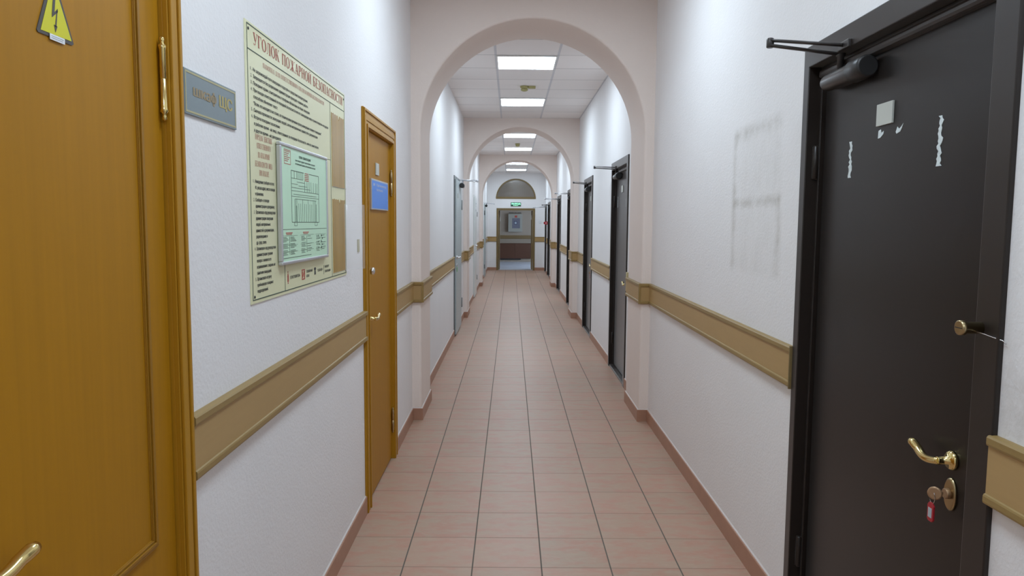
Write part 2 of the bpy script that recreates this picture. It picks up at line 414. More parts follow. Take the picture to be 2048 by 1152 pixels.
# ------------------------------------------------------------------ doors list
# right wall brown steel doors: outer frame near / far edge, top
RD = [(1.530, 2.645, 2.105), (6.545, 7.630, 2.098), (9.400, 10.470, 2.095), (12.430, 13.540, 2.080), (15.350, 16.460, 2.070), (19.560, 20.800, 2.045), (21.480, 22.420, 2.030)]
D1 = (0.72, 1.640, 2.13); D2 = (3.638, 4.610, 2.050)
LG = (9.430, 10.520, 2.085); LW = (14.250, 15.250, 2.02); LP = (19.620, 20.700, 2.03)

# ------------------------------------------------------------------ setting
part('floor', MB().box(XL - .25, XR + .25, YB - .2, YF + .1, -.12, 0), M['floor'], kind='structure', label='pink beige square tiled corridor floor', category='floor')

def wall_with_openings(side, ops, y0, y1, z1, thick, mt, name, **kw):
    mb = MB(); cur = y0
    for a, b, t in sorted(ops):
        mb.wbox(side, cur, a, 0, z1, -thick, 0); mb.wbox(side, a, b, t, z1, -thick, 0); cur = b
    mb.wbox(side, cur, y1, 0, z1, -thick, 0)
    return part(name, mb, mt, kind='structure', **kw)
def inner(d, w): return (d[0] + w, d[1] - w, d[2] - w)
wall_with_openings('L', [inner(D1, .04), inner(D2, .06), inner(LG, .03), inner(LW, .03), inner(LP, .03)], YB, YF, 3.2, .2, M['wall'], 'wall_left', label='white textured left corridor wall with yellow doors', category='wall')
wall_with_openings('R', [inner(d, .03) for d in RD], YB, YF, 3.2, .2, M['wall_st'], 'wall_right', label='white textured right corridor wall with brown doors and a grey smudge', category='wall')
part('wall_back', MB().box(XL - .2, XR + .2, YB - .2, YB, 0, 3.2), M['wall'], kind='structure', label='white wall closing the corridor behind the viewer', category='wall')

# end wall with doorway and fanlight opening
DW = (-.452, .742, 1.925); FC, FR, FZ = .143, .615, 2.215
def end_wall():
    mb = MB(); th = -.22
    mb.wbox('F', XL - .2, DW[0] + .02, 0, FZ, th, 0); mb.wbox('F', DW[1] - .02, XR + .2, 0, FZ, th, 0)
    mb.wbox('F', DW[0] + .02, DW[1] - .02, DW[2] - .02, FZ, th, 0)
    n = 28; pts = [(FC + FR * math.cos(PI * i / n), FZ + FR * math.sin(PI * i / n)) for i in range(n + 1)]
    left, right = XL - .2, XR + .2
    out = [(right, FZ)] + pts[:n // 2 + 1] + [(FC, 3.2), (right, 3.2)]
    mb.prism('F', out, th, 0)
    out = [(FC, 3.2)] + pts[n // 2:] + [(left, FZ), (left, 3.2)]
    mb.prism('F', out, th, 0)
    part('wall_far', mb, M['wall'], kind='structure', label='white end wall around the doorway and the arched fanlight', category='wall')
end_wall()

def arch(i, word, y0, y1, top, cx, rad, name):
    z0 = top - rad; n = 40
    lo = [(XL - .02, 0), (XL - .02, 3.18), (XR + .02, 3.18), (XR + .02, 0), (cx + rad, 0)]
    a = [(cx + rad * math.cos(PI * k / n), z0 + rad * math.sin(PI * k / n)) for k in range(n + 1)]
    pts = lo + a + [(cx - rad, 0)]
    b = bmesh.new()
    f = [b.verts.new((x, y0, z)) for x, z in pts]; g = [b.verts.new((x, y1, z)) for x, z in pts]
    b.faces.new(f); b.faces.new(g[::-1]); m = len(pts); edges = []
    for k in range(m):
        fc = b.faces.new((f[k], g[k], g[(k + 1) % m], f[(k + 1) % m]))
        if k >= 4 and k < m - 1:
            if k >= 5 and k < m - 2: fc.smooth = True
            edges += [(f[k], f[(k + 1) % m]), (g[k], g[(k + 1) % m])]
    es = [b.edges.get(e) for e in edges]
    bmesh.ops.recalc_face_normals(b, faces=b.faces[:])
    bmesh.ops.bevel(b, geom=es, offset=.016, segments=3, affect='EDGES', profile=.5)
    for fc in b.faces:
        if len(fc.verts) == 4 and abs(fc.normal.z) > .02 and fc.calc_center_median().z < 3.1: fc.smooth = True
    mb = MB(); mb.b.free(); mb.b = b
    part(name, mb, M['arch'], kind='structure', label=word, category='arch')
arch(0, 'nearest rounded plaster arch across the corridor', *ARCH[0], 2.955, .1525, .8175, 'wall_arch_near')
arch(1, 'second rounded plaster arch, halfway down the corridor', *ARCH[1], 2.942, .140, .8185, 'wall_arch_middle')
arch(2, 'third and farthest rounded plaster arch, before the end wall', *ARCH[2], 2.912, .140, .8120, 'wall_arch_far')
PX = {0: (.1525 - .8175, .1525 + .8175), 1: (.140 - .8185, .140 + .8185), 2: (.140 - .8120, .140 + .8120)}

mb = MB()
for y0, y1, z in CEIL: mb.box(XL, XR, y0, y1, z, z + .06)
part('ceiling', mb, M['ceil'], kind='structure', label='white suspended ceiling of square tiles between the arches', category='ceiling')

# plinths: runs between doors, wrapped round the pilasters
def run_path(side, y0, y1):
    w = XL if side == 'L' else XR; pts = [(w, y0)]
    for i, (a, b) in enumerate(ARCH):
        p = PX[i][0 if side == 'L' else 1]
        if y0 < a < y1:
            pts += [(w, a), (p, a)]
            pts += [(p, b), (w, b)] if b < y1 else []
            if b >= y1: pts += [(p, y1)]; return pts
    return pts + [(w, y1)]
def runs(side, ops, y0, y1):
    cur = y0; out = []
    for a, b, _ in sorted(ops):
        if a > cur + .03: out.append((cur, a))
        cur = b
    if y1 > cur + .03: out.append((cur, y1))
    return out
for side, ops, nm in (('L', [D1, D2, LG, LW, LP], 'baseboard_left'), ('R', RD, 'baseboard_right')):
    sg = 1 if side == 'L' else -1
    mb = MB(); mc = MB()
    for a, b in runs(side, ops, YB, YF):
        pth = run_path(side, a, b)
        mb.sweep(pth, [(0, 0), (.011, 0), (.011, .088), (.009, .09), (0, .09)], sg)
        mc.sweep(pth, [(0, .0895), (.006, .0895), (.001, .0945), (0, .0945)], sg)
    o = part(nm, mb, M['base'], kind='structure', label='pink brown tile plinth along the %s wall' % ('left' if side == 'L' else 'right'), category='baseboard')
    part('caulk_bead', mc, M['caulk'], o, label='white caulk line')
mb = MB(); mb.sweep([(XL, YF), (DW[0], YF)], [(0, 0), (.011, 0), (.011, .09), (0, .09)], 1); mb.sweep([(DW[1], YF), (XR, YF)], [(0, 0), (.011, 0), (.011, .09), (0, .09)], 1)
part('baseboard_far', mb, M['base'], kind='structure', label='pink brown tile plinth on the end wall', category='baseboard')

# ------------------------------------------------------------------ bumper rails
def rail(side, y0, y1, label, caps=(None, None), path=None, group=None):
    pth = path or run_path(side, y0, y1)
    sg = -1 if side == 'R' else 1
    r = thing('bumper_rail', (pth[0][0], pth[0][1], .89), label=label, category='wall rail', group='tan bumper rails along the corridor')
    part('board', MB().sweep(pth, [(0, .905), (.014, .905), (.014, 1.030), (0, 1.030)], sg), M['board'], r)
    part('top_moulding', MB().sweep(pth, [(0, 1.021), (.0145, 1.020), (.0185, 1.022), (.0195, 1.026), (.0195, 1.039), (.0165, 1.043), (.008, 1.045), (0, 1.045)], sg), M['mould'], r, label='darker top moulding')
    part('bottom_moulding', MB().sweep(pth, [(0, .892), (.014, .892), (.0185, .895), (.0195, .899), (.0195, .910), (.0180, .914), (.0145, .916), (0, .914)], sg), M['mould'], r, label='darker bottom moulding')
    cm = MB(); any_c = False
    for i, (a, b) in enumerate(ARCH):             # dark corner strip where the rail turns round a pilaster
        p = PX[i][0 if side == 'L' else 1]
        if side in 'LR' and path is None and y0 < a < y1:
            any_c = True; s2 = 1 if side == 'L' else -1
            cm.box(*sorted((p + s2 * .006, p + s2 * .0205)), a - .0205, a - .006, .893, 1.043)
    if any_c: part('corner_strip', cm, M['mould'], r, label='darker corner strip')
    for c, yy, s2 in ((caps[0], pth[0], 1), (caps[1], pth[-1], -1)):
        if c:
            w = XL if side == 'L' else XR; sx = 1 if side == 'L' else -1; x0 = yy[0]
            if c == 'dark': part('end_cap', MB().box(*sorted((x0 + sx * .001, x0 + sx * .022)), *sorted((yy[1] - s2 * .002, yy[1] + s2 * .006)), .889, 1.048), M['capend'], r, .002, label='dark end cap')
            else: part('end_cap', MB().box(*sorted((x0 + sx * .001, x0 + sx * .030)), *sorted((yy[1] - s2 * .010, yy[1] + s2 * .05)), .895, 1.062), M['paleend'], r, .002, label='pale end cap')
    return r
rail('L', D1[1], D2[0] + .02, 'tan bumper rail on left wall below the fire safety poster')
rail('L', D2[1], LG[0], 'tan bumper rail on left wall between second yellow door and grey door')
rail('L', LG[1], LW[0], 'tan bumper rail on left wall between grey door and white door')
rail('L', LW[1], LP[0], 'tan bumper rail on left wall beyond the white door, round the far pilaster')
rail('L', LP[1], YF, '', path=[(XL, LP[1]), (XL, YF), (DW[0], YF)])['label'] = 'tan bumper rail in far left corner, turning onto the end wall beside the doorway'
rail('R', .15, RD[0][0] + .006, 'tan bumper rail at right edge of photo, this side of nearest brown door', caps=(None, None))
rail('R', RD[0][1], 6.42, 'long tan bumper rail on right wall between the first and second brown doors', caps=('dark', 'pale'))
rail('R', RD[1][1], RD[2][0], 'tan bumper rail on right wall between the second and third brown doors')
rail('R', RD[2][1], 12.36, 'tan bumper rail on right wall past the third brown door, round the middle pilaster')
rail('R', RD[3][1], RD[4][0], 'tan bumper rail on right wall between the fourth and fifth brown doors')
rail('R', RD[4][1], RD[5][0], 'tan bumper rail on right wall past the fifth brown door, round the far pilaster')
rail('R', RD[5][1], RD[6][0], 'short tan bumper rail between the two farthest brown doors')
rail('F', 0, 0, 'short tan bumper rail on end wall right of the doorway', path=[(DW[1], YF), (XR, YF)])

# ------------------------------------------------------------------ hardware
def lever(side, u, v, d, direction, mt, parent, length=.11, drop=.0, name='handle', back=None, curve=.012):
    """rosette on the leaf plus a curved lever running along the wall"""
    nrm = {'L': Vector((1, 0, 0)), 'R': Vector((-1, 0, 0))}[side]
    o = P(side, u, v, d)
    h = part(name, MB().lathe(o, nrm, [(0, .0235), (.006, .0235), (.011, .020), (.012, .010), (.038, .009), (.040, .009)], 24), mt, parent)
    pts = []; rd = []
    for i in range(15):
        t = i / 14
        uu = u + direction * (length * t - .004)
        vv = v - curve * math.sin(PI * min(1, t * 1.15)) + curve * 1.3 * t * t
        dd = d + .036 + .010 * math.sin(PI * min(t * 1.4, 1)) * .6
        pts.append(P(side, uu, vv, dd)); rd.append((.0088 + .0028 * t) * (1 if t < .95 else .72))
    part('lever', MB().tube(pts, rd, 12), mt, h)
    return h
def hinge(side, u, v0, v1, d, mt, parent, r=.008, fancy=False):
    if fancy:
        h = v1 - v0
        prof = [(0, .002), (.004, .0055), (.010, .0045), (.014, .004), (.019, .0085), (.025, .0075), (.028, r), (h * .5 - .001, r), (h * .5, r - .0015), (h * .5 + .001, r), (h - .028, r), (h - .025, .0075), (h - .019, .0085), (h - .014, .004), (h - .010, .0045), (h - .004, .0055), (h, .002)]
        return part('hinge', MB().lathe(P(side, u, v0, d), (0, 0, 1), prof, 16), mt, parent)
    return part('hinge', MB().lathe(P(side, u, v0, d), (0, 0, 1), [(0, r * .6), (.004, r), (v1 - v0 - .004, r), (v1 - v0, r * .6)], 14), mt, parent)
def closer(side, ua, ub, v, d, parent, mt_b, mt_arm, elbow, root, big=True):
    """body on the leaf top, two flat arms meeting at the elbow out in the corridor"""
    L = abs(ub - ua); lo = min(ua, ub)
    um = lo + L * .65; r0 = .027
    o = P(side, lo + L, v, d + .034)
    bm = MB().lathe(o, (0, -1, 0), [(0, r0 * .72), (.006, r0 * .9), (.020, r0), (L * .70, r0 * 1.08), (L * .71, r0 * 1.08)], 24)
    bm.wbox(side, lo + L * .1, lo + L * .95, v - .020, v + .020, d, d + .030)
    body = part('door_closer', bm, mt_b, parent)
    part('end_cap', MB().lathe(P(side, lo + L * .30, v, d + .034), (0, -1, 0), [(0, r0 * 1.15), (.004, r0 * 1.28), (L * .28, r0 * 1.26), (L * .305, r0 * 1.15), (L * .31, r0 * 1.0)], 24), M['black'], body)
    part('spindle', MB().lathe(P(side, um, v, d + .034), (0, 0, 1), [(0, .010), (.066, .010), (.068, .014), (.080, .014), (.082, .009)], 16), mt_arm, body)
    nrm = Vector((1, 0, 0)) if side == 'L' else Vector((-1, 0, 0))
    e = Vector(elbow); r = P(side, *root)
    s0 = P(side, um, v + .074, d + .034)
    w, t = (.013, .005) if big else (.006, .006)
    for k, a in enumerate((s0, r)):
        q = e + Vector((0, 0, -.010 if k == 0 else .006))
        part('closer_arm', MB().tube([a, a.lerp(q, .5), q], w, 8, .42 if big else 1.0), mt_arm, body)
    part('elbow_joint', MB().lathe(e + Vector((0, 0, -.018)), (0, 0, 1), [(0, .009), (.002, .012), (.028, .012), (.031, .009)], 14), mt_arm, body)
    return body

# ------------------------------------------------------------------ right-hand steel doors
words = ['nearest brown steel door at right, with glue strips and brass handle', 'second brown steel door on the right, just beyond the near arch', 'third brown steel door on the right, just before the middle arch',
         'fourth brown steel door on the right, just beyond the middle arch', 'fifth brown steel door on the right, just before the far arch', 'sixth brown steel door on the right, just beyond the far arch', 'seventh brown steel door on the right, last before the end wall']
REC = .038
def steel_door(i, y0, y1, zt):
    D = thing('door_%d' % (i + 3), (XR, (y0 + y1) / 2, 0), kind='structure', label=words[i], category='door', group='brown steel doors on the right wall')
    nj, fj = (.080, .046)
    fr = MB()
    fr.prism('R', [(y0, 0), (y0, zt), (y1, zt), (y1, 0), (y1 - fj, 0), (y1 - fj, zt - .072), (y0 + nj, zt - .072), (y0 + nj, 0)], -.055, .012)
    fr.prism('R', [(y0 + nj, .022), (y0 + nj, zt - .072), (y1 - fj, zt - .072), (y1 - fj, .022), (y1 - fj - .012, .022), (y1 - fj - .012, zt - .084), (y0 + nj + .012, zt - .084), (y0 + nj + .012, .022)], -.055, -.030)
    fr.wbox('R', y0 + nj, y1 - fj, .002, .022, -.055, .004)
    part('door_frame', fr, M['steelf'], D, .003)
    lf = MB(); a, b, t = y0 + nj + .004, y1 - fj - .004, zt - .078
    lf.wbox('R', a, b, .026, t, -.090, -REC - .010)
    lf.wbox('R', a + .006, b - .030, .03, t - .006, -REC - .012, -REC)       # raised outer sheet
    part('door_leaf', lf, M['steel'], D, .004)
    part('weather_strip', MB().wbox('R', y0 + nj + .012, y1 - fj - .014, zt - .114, zt - .086, -REC - .01, -.014), M['steelf'], D, .010)
    hy = a + .125 if i == 0 else a + .075
    hv = .921 if i == 0 else .93
    lever('R', hy, hv, -REC, 1, M['brass'], D, .130, curve=.010)
    # lock plate
    k = MB().lathe(P('R', hy - .002, hv - .084, -REC), (-1, 0, 0), [(0, .041), (.004, .041), (.007, .036)], 28, .58)
    lk = part('lock_plate', k, M['brassd'], D)
    part('cylinder', MB().lathe(P('R', hy - .002, hv - .082, -REC + .006), (-1, 0, 0), [(0, .013), (.010, .013), (.012, .011)], 20), M['copper'], lk)
    hb = y1 - fj - .010
    for z0, z1 in ((1.648, 1.765), (.24, .355)):
        hinge('R', hb + .003, z0, z1, -.020, M['steelf'], D, .010)
    dark = i in (0, 1, 2, 5)
    el = [(.842, 2.455, 2.082), (.868, 7.73, 2.070), (.893, 10.60, 2.068), (.795, 13.33, 2.018), (.745, 16.20, 2.012), (.86, 20.50, 1.975), (.66, 22.1, 1.935)][i]
    vb = zt - .148
    closer('R', y1 - .155, y1 - .44, vb, -REC, D, M['closer'] if dark else M['steelf'], M['closer'] if dark else M['alu'], el, (y1 - .325, zt - .062, .022), dark or i == 0)
    part('arm_bracket', MB().wbox('R', y1 - .36, y1 - .29, zt - .074, zt - .050, .012, .022), M['closer'], D, .002)
    return D
steel = [steel_door(i, *d) for i, d in enumerate(RD)]

def ragged(side, u0, u1, v0, v1, d, n=14, j=.25, tail=None):
    w = u1 - u0; L = []; Rr = []
    for i in range(n + 1):
        v = v0 + (v1 - v0) * i / n
        L.append((u0 + w * j * random.uniform(-.3, 1), v)); Rr.append((u1 - w * j * random.uniform(-.3, 1), v))
    return MB().prism(side, L + Rr[::-1], d, d + .0012)
dd = -REC
R0 = steel[0]
for u0, u1, v0, v1, n, j in ((2.352, 2.372, 1.640, 1.754, 16, .5), (1.862, 1.884, 1.640, 1.766, 20, .42)):
    part('tape_residue', ragged('R', u0, u1, v0, v1, dd, n, j), M['residue'], R0, label='pale strip of torn tape glue')
for pts in ([(2.190, 1.744), (2.176, 1.745), (2.160, 1.754), (2.158, 1.763), (2.172, 1.758), (2.176, 1.769), (2.188, 1.766)],
            [(2.086, 1.746), (2.066, 1.750), (2.058, 1.760), (2.052, 1.771), (2.062, 1.763), (2.074, 1.758), (2.082, 1.765), (2.090, 1.752)]):
    part('tape_residue', MB().prism('R', pts, dd, dd + .0012), M['residue'], R0, label='small torn flake of white paper')
# faint strips on the second door
part('tape_residue', ragged('R', 7.46, 7.475, 1.645, 1.757, dd, 10, .5), M['residue'], steel[1], label='pale strip of torn tape glue')
part('tape_residue', ragged('R', 6.93, 6.945, 1.645, 1.725, dd, 10, .5), M['residue'], steel[1], label='pale strip of torn tape glue')

def plaque(side, u0, u1, v0, v1, d, label, mt='greyplq', name='door_plaque', cat='plaque', group=None):
    o = P(side, (u0 + u1) / 2, v0, d)
    return part(name, MB().wbox(side, u0, u1, v0, v1, d, d + .006), M[mt], None, .0008, o, label=label, category=cat, group=group or 'small grey plaques on doors')
plaque('R', 2.106, 2.196, 1.779, 1.842, -REC, 'small blank grey plaque stuck on the nearest brown door')
plaque('R', 7.120, 7.215, 1.788, 1.853, -REC, 'small grey plaque on second brown door from the front')
plaque('R', 9.93, 10.02, 1.785, 1.85, -REC, 'small grey plaque on third brown door, before the middle arch')
# keys with red tag hanging in the nearest lock
a0 = RD[0][0] + .084 + .125
def keys(u, v, d, label, tagmat, origin_mat='copper'):
    o = P('R', u, v, d)
    K = thing('key_with_tag', o, label=label, category='key', group='keys with red tags left in door locks')
    kb = MB().lathe(P('R', u, v, d), (.62, .78, 0), [(-.002, .012), (-.0014, .0165), (.0014, .0165), (.002, .012)], 24)
    kb.wbox('R', u - .0012, u + .0012, v - .003, v + .003, d - .020, d)
    part('key', kb, M['copper'], K)
    pts = [P('R', u + .006 + .011 * math.cos(t), v - .012 + .016 * math.sin(t), d + .002) for t in [2 * PI * i / 20 for i in range(21)]]
    part('key_ring', MB().tube(pts, .0009, 6), M['chrome'], K)
    c = (u + .009, v - .050)
    w, h = .0125, .024
    oc = [(c[0] - w, c[1] - h + .005), (c[0] - w + .005, c[1] - h), (c[0] + w - .005, c[1] - h), (c[0] + w, c[1] - h + .005), (c[0] + w, c[1] + h - .008), (c[0] + w - .007, c[1] + h), (c[0] - w + .007, c[1] + h), (c[0] - w, c[1] + h - .008)]
    tg = part('tag', MB().prism('R', oc, d - .001, d + .004), tagmat, K, .001)
    part('paper_insert', MB().wbox('R', c[0] - .0075, c[0] + .0075, c[1] - .014, c[1] + .010, d + .004, d + .0046), M['lt'], tg)
    return K
keys(a0 - .004, .840, -REC + .042, 'key with red plastic tag hanging from the nearest brown door lock', M['red'])
a2 = RD[2][0] + .084 + .075
keys(a2, .842, -REC + .042, 'key with red tag hanging in lock of third brown door', M['red'])
# seal cylinder with thread on the near jamb
S_ = thing('seal_cylinder', P('R', 1.590, 1.268, .012), label='small brass sealing cylinder on near jamb of the nearest brown door', category='door seal')
part('barrel', MB().lathe(P('R', 1.590, 1.268, .012), (-1, 0, 0), [(0, .013), (.036, .013), (.038, .0165), (.048, .0165), (.049, .014)], 24), M['brassd'], S_)
part('slot', MB().wbox('R', 1.578, 1.602, 1.267, 1.2690, .0605, .0618), M['black'], S_)
part('wire', MB().tube([P('R', 1.580, 1.262, .030), P('R', 1.565, 1.258, .020), P('R', 1.545, 1.254, .014), P('R', 1.525, 1.250, .006), P('R', 1.516, 1.244, .004)], .0011, 6), M['chrome'], S_)

# ------------------------------------------------------------------ left oak doors
def casing(mb, side, y0, y1, zt, w):
    mb.ucase(side, y0, y1, zt, 0, w, 0, .012)
    mb.ucase(side, y0, y1, zt, .004, .016, .012, .018)
    mb.ucase(side, y0, y1, zt, w * .36, w * .64, .012, .0155)
    mb.ucase(side, y0, y1, zt, w - .018, w - .002, .012, .019)
    mb.ucase(side, y0, y1, zt, w - .025, w, -.06, .002)
A = thing('door_1', (XL, 1.19, 0), kind='structure', label='nearest yellow oak cabinet door at the left edge, with warning triangle', category='door')
mb = MB(); casing(mb, 'L', *D1, .058); part('door_frame', mb, M['oakframe'], A, .002)
l0, l1 = D1[0] + .060, D1[1] - .060
part('door_leaf', MB().wbox('L', l0, l1, .012, D1[2] - .084, -.047, -.007), M['oak'], A, .002)
def panel_mould(a, b, c, e):
    m = MB()
    for w0, w1, d in ((0, .0215, -.0045), (.0015, .007, -.0008), (.008, .0145, .0012), (.0155, .020, -.002)):
        for q in ([(a + w0, c + w0), (b - w0, c + w0), (b - w1, c + w1), (a + w1, c + w1)], [(b - w0, c + w0), (b - w0, e - w0), (b - w1, e - w1), (b - w1, c + w1)],
                  [(b - w0, e - w0), (a + w0, e - w0), (a + w1, e - w1), (b - w1, e - w1)], [(a + w0, e - w0), (a + w0, c + w0), (a + w1, c + w1), (a + w1, e - w1)]):
            m.prism('L', q, -.008, d)
    return m
part('panel_moulding', panel_mould(l0 + .11, 1.492, .806, D1[2] - .14), M['oakmould'], A, .0008)
part('panel_moulding', panel_mould(l0 + .11, 1.492, .16, .71), M['oakmould'], A, .0008)
hinge('L', 1.573, 1.698, 1.872, .003, M['brass'], A, .0068, True)
hinge('L', 1.573, .30, .474, .003, M['brass'], A, .0068, True)
lever('L', .922, .998, -.007, 1, M['brass'], A, .140, curve=.004)

B = thing('door_2', (XL, 4.14, 0), kind='structure', label='second yellow oak door on the left wall, with blue sign', category='door')
mb = MB(); casing(mb, 'L', *D2, .092); part('door_frame', mb, M['oakframe'], B, .002)
part('door_leaf', MB().wbox('L', D2[0] + .094, D2[1] - .094, .012, D2[2] - .094, -.047, -.007), M['oak'], B, .002)
hinge('L', D2[1] - .102, 1.642, 1.803, .003, M['brassd'], B, .0085, True); hinge('L', D2[1] - .102, .170, .330, .003, M['brassd'], B, .0085, True)
lever('L', D2[0] + .150, .986, -.007, 1, M['brass'], B, .13, curve=.006)
part('knob', MB().lathe(P('L', D2[0] + .13, 1.236, -.007), (1, 0, 0), [(0, .013), (.012, .010), (.022, .018), (.034, .020), (.042, .014), (.044, .004)], 20), M['chrome'], B, label='round chrome knob')
part('lock', MB().lathe(P('L', D2[0] + .12, 1.074, -.007), (1, 0, 0), [(0, .013), (.008, .012), (.010, .009)], 18), M['chrome'], B, label='small round chrome lock')
plaque('L', 4.035, 4.125, 1.743, 1.808, -.007, 'small blank grey plaque above the blue sign on the oak door', 'greyplq')
# blue sign
G = thing('room_sign', P('L', 4.13, 1.553, -.007), label='blue room sign with white lettering on the second yellow door', category='sign')
part('sign_board', MB().wbox('L', 3.875, 4.390, 1.553, 1.716, -.007, .003), M['alu'], G, .001)
part('blue_face', MB().wbox('L', 3.887, 4.380, 1.560, 1.707, .003, .0036), M['blue'], G)
mb = MB(); put_text(mb, 'L', '38', 3.915, 1.680, .014, .0042, .055); part('room_number', mb, M['white'], G); mb = MB(); put_text(mb, 'L', 'Отдел экономической', 4.015, 1.680, .014, .0042, .300); put_text(mb, 'L', 'безопасности', 4.015, 1.655, .014, .0042, .190)
part('lettering', mb, M['white'], G)

# ------------------------------------------------------------------ grey, white and far pale doors on the left
def plain_door(n, d, label, leafmat, framemat, hinge_at, hingez, lever_mt, word=None):
    y0, y1, zt = d
    D = thing('door_%d' % n, (XL, (y0 + y1) / 2, 0), kind='structure', label=label, category='door')
    mb = MB(); mb.ucase('L', y0, y1, zt, 0, .05, -.06, .010); mb.wbox('L', y0 + .05, y1 - .05, .002, .02, -.06, .004); part('door_frame', mb, framemat, D, .002)
    part('door_leaf', MB().wbox('L', y0 + .045, y1 - .045, .024, zt - .045, .012, .030), leafmat, D, .003)
    for z0, z1 in hingez: hinge('L', hinge_at, z0, z1, .030, M['greydark'], D, .012)
    lever('L', y0 + .10 if hinge_at > (y0 + y1) / 2 else y1 - .10, 1.03, .030, 1 if hinge_at > (y0 + y1) / 2 else -1, lever_mt, D, .12, curve=.004)
    return D
g = plain_door(10, LG, 'grey steel door on the left wall just before the middle arch', M['greydoor'], M['greydark'], LG[1] - .03, ((1.66, 1.80), (.27, .41)), M['chrome'])
closer('L', LG[1] - .22, LG[1] - .50, 1.985, .030, g, M['alu'], M['alu'], (-.465, 10.18, 2.055), (LG[1] - .45, LG[2] - .025, .014), False)
part('lock', MB().lathe(P('L', LG[0] + .10, .93, .030), (1, 0, 0), [(0, .018), (.010, .016), (.012, .010)], 16), M['chrome'], g)
plaque('L', 9.72, 9.80, 1.80, 1.865, .030, 'small grey plaque on the grey steel door')
kt = part('key_tag', MB().wbox('L', LG[0] + .085, LG[0] + .115, .845, .905, .034, .040), M['greenkey'], None, .002, P('L', LG[0] + .10, .845, .037), label='green key tag hanging below the handle of the grey door', category='key tag')
w = plain_door(11, LW, 'white door on the left wall between the middle and far arches', M['whitedoor'], M['whitedoor'], LW[1] - .03, ((1.6, 1.7), (.3, .4)), M['chrome'])
part('lock_plate', MB().wbox('L', LW[0] + .085, LW[0] + .125, .94, 1.10, .030, .036), M['alu'], w, .002)
s = thing('door_notice', P('L', LW[0] + .52, 1.70, .030), label='small pale notice with grey print on the white door', category='notice')
part('paper', MB().wbox('L', LW[0] + .38, LW[0] + .66, 1.66, 1.90, .030, .032), M['white'], s)
mb = MB(); mb.wbox('L', LW[0] + .42, LW[0] + .62, 1.84, 1.87, .032, .0325); mb.wbox('L', LW[0] + .42, LW[0] + .56, 1.80, 1.815, .032, .0325); mb.wbox('L', LW[0] + .42, LW[0] + .62, 1.70, 1.74, .032, .0325)
part('printed_bars', mb, M['lt'], s)
p_ = plain_door(12, LP, 'pale grey door on the left wall, last before the end wall', M['greydoor'], M['whitedoor'], LP[0] + .03, ((1.68, 1.80), (.25, .36)), M['chrome'])
closer('L', LP[0] + .20, LP[0] + .48, 1.93, .030, p_, M['alu'], M['alu'], (-.46, 19.9, 1.985), (LP[0] + .5, LP[2] - .025, .014), False)

# ------------------------------------------------------------------ left wall: signs and poster
W = thing('warning_sign', P('W', 1.19, 1.77, -.007), label='yellow high voltage triangle with black lightning bolt on the nearest oak door', category='sign')
tri = [(1.147, 1.776), (1.243, 1.776), (1.195, 1.876)]
part('border', MB().prism('W', [(1.145, 1.7735), (1.231, 1.7735), (1.236, 1.7765), (1.1895, 1.873), (1.1845, 1.873), (1.1415, 1.7765)], -.007, -.0055), M['wblack'], W)
part('yellow_face', MB().prism('W', [(1.1505, 1.7785), (1.2295, 1.7795), (1.1868, 1.864)], -.0055, -.0050), M['yellow'], W)
bolt = [[(1.1855, 1.843), (1.1915, 1.843), (1.1865, 1.814), (1.1795, 1.8095)], [(1.1795, 1.8095), (1.1795, 1.8045), (1.195, 1.8165), (1.195, 1.8215), (1.1865, 1.814)],
        [(1.195, 1.8215), (1.1918, 1.816), (1.1862, 1.792), (1.1898, 1.792)], [(1.1835, 1.7945), (1.1925, 1.7935), (1.1868, 1.783)]]
mb = MB()
for q in bolt: mb.prism('W', q, -.0050, -.0046)
part('lightning_bolt', mb, M['wblack'], W)
st = part('sticker', MB().prism('W', [(1.171, 1.7695), (1.2095, 1.7695), (1.2095, 1.7785), (1.171, 1.7785)], -.0046, -.0041), M['white'], W, label='white paper strip')
mb = MB(); mb.wbox('W', 1.175, 1.206, 1.7752, 1.7761, -.0041, -.0038); mb.wbox('W', 1.175, 1.204, 1.7723, 1.7732, -.0041, -.0038)
part('print_lines', mb, M['lt'], st)

N_ = thing('name_sign', P('L', 1.833, 1.73, 0), label='grey blue plate with gold lettering between oak door and poster', category='sign')
part('plate', MB().wbox('L', 1.668, 1.977, 1.729, 1.830, 0, .005), M['plate'], N_, .001)
part('border', MB().ring('L', 1.672, 1.973, 1.7335, 1.826, .0045, .005, .0056), M['khaki'], N_)
mb = MB(); put_text(mb, 'L', 'ЩС', 1.863, 1.7725, .029, .0056, .082, bolden=.004); part('lettering', mb, M['gold'], N_)
mb = MB(); put_text(mb, 'L', 'шкаф', 1.712, 1.7745, .026, .0056, .130, bolden=.0045); part('lettering', mb, M['faded'], N_, label='worn faded word')

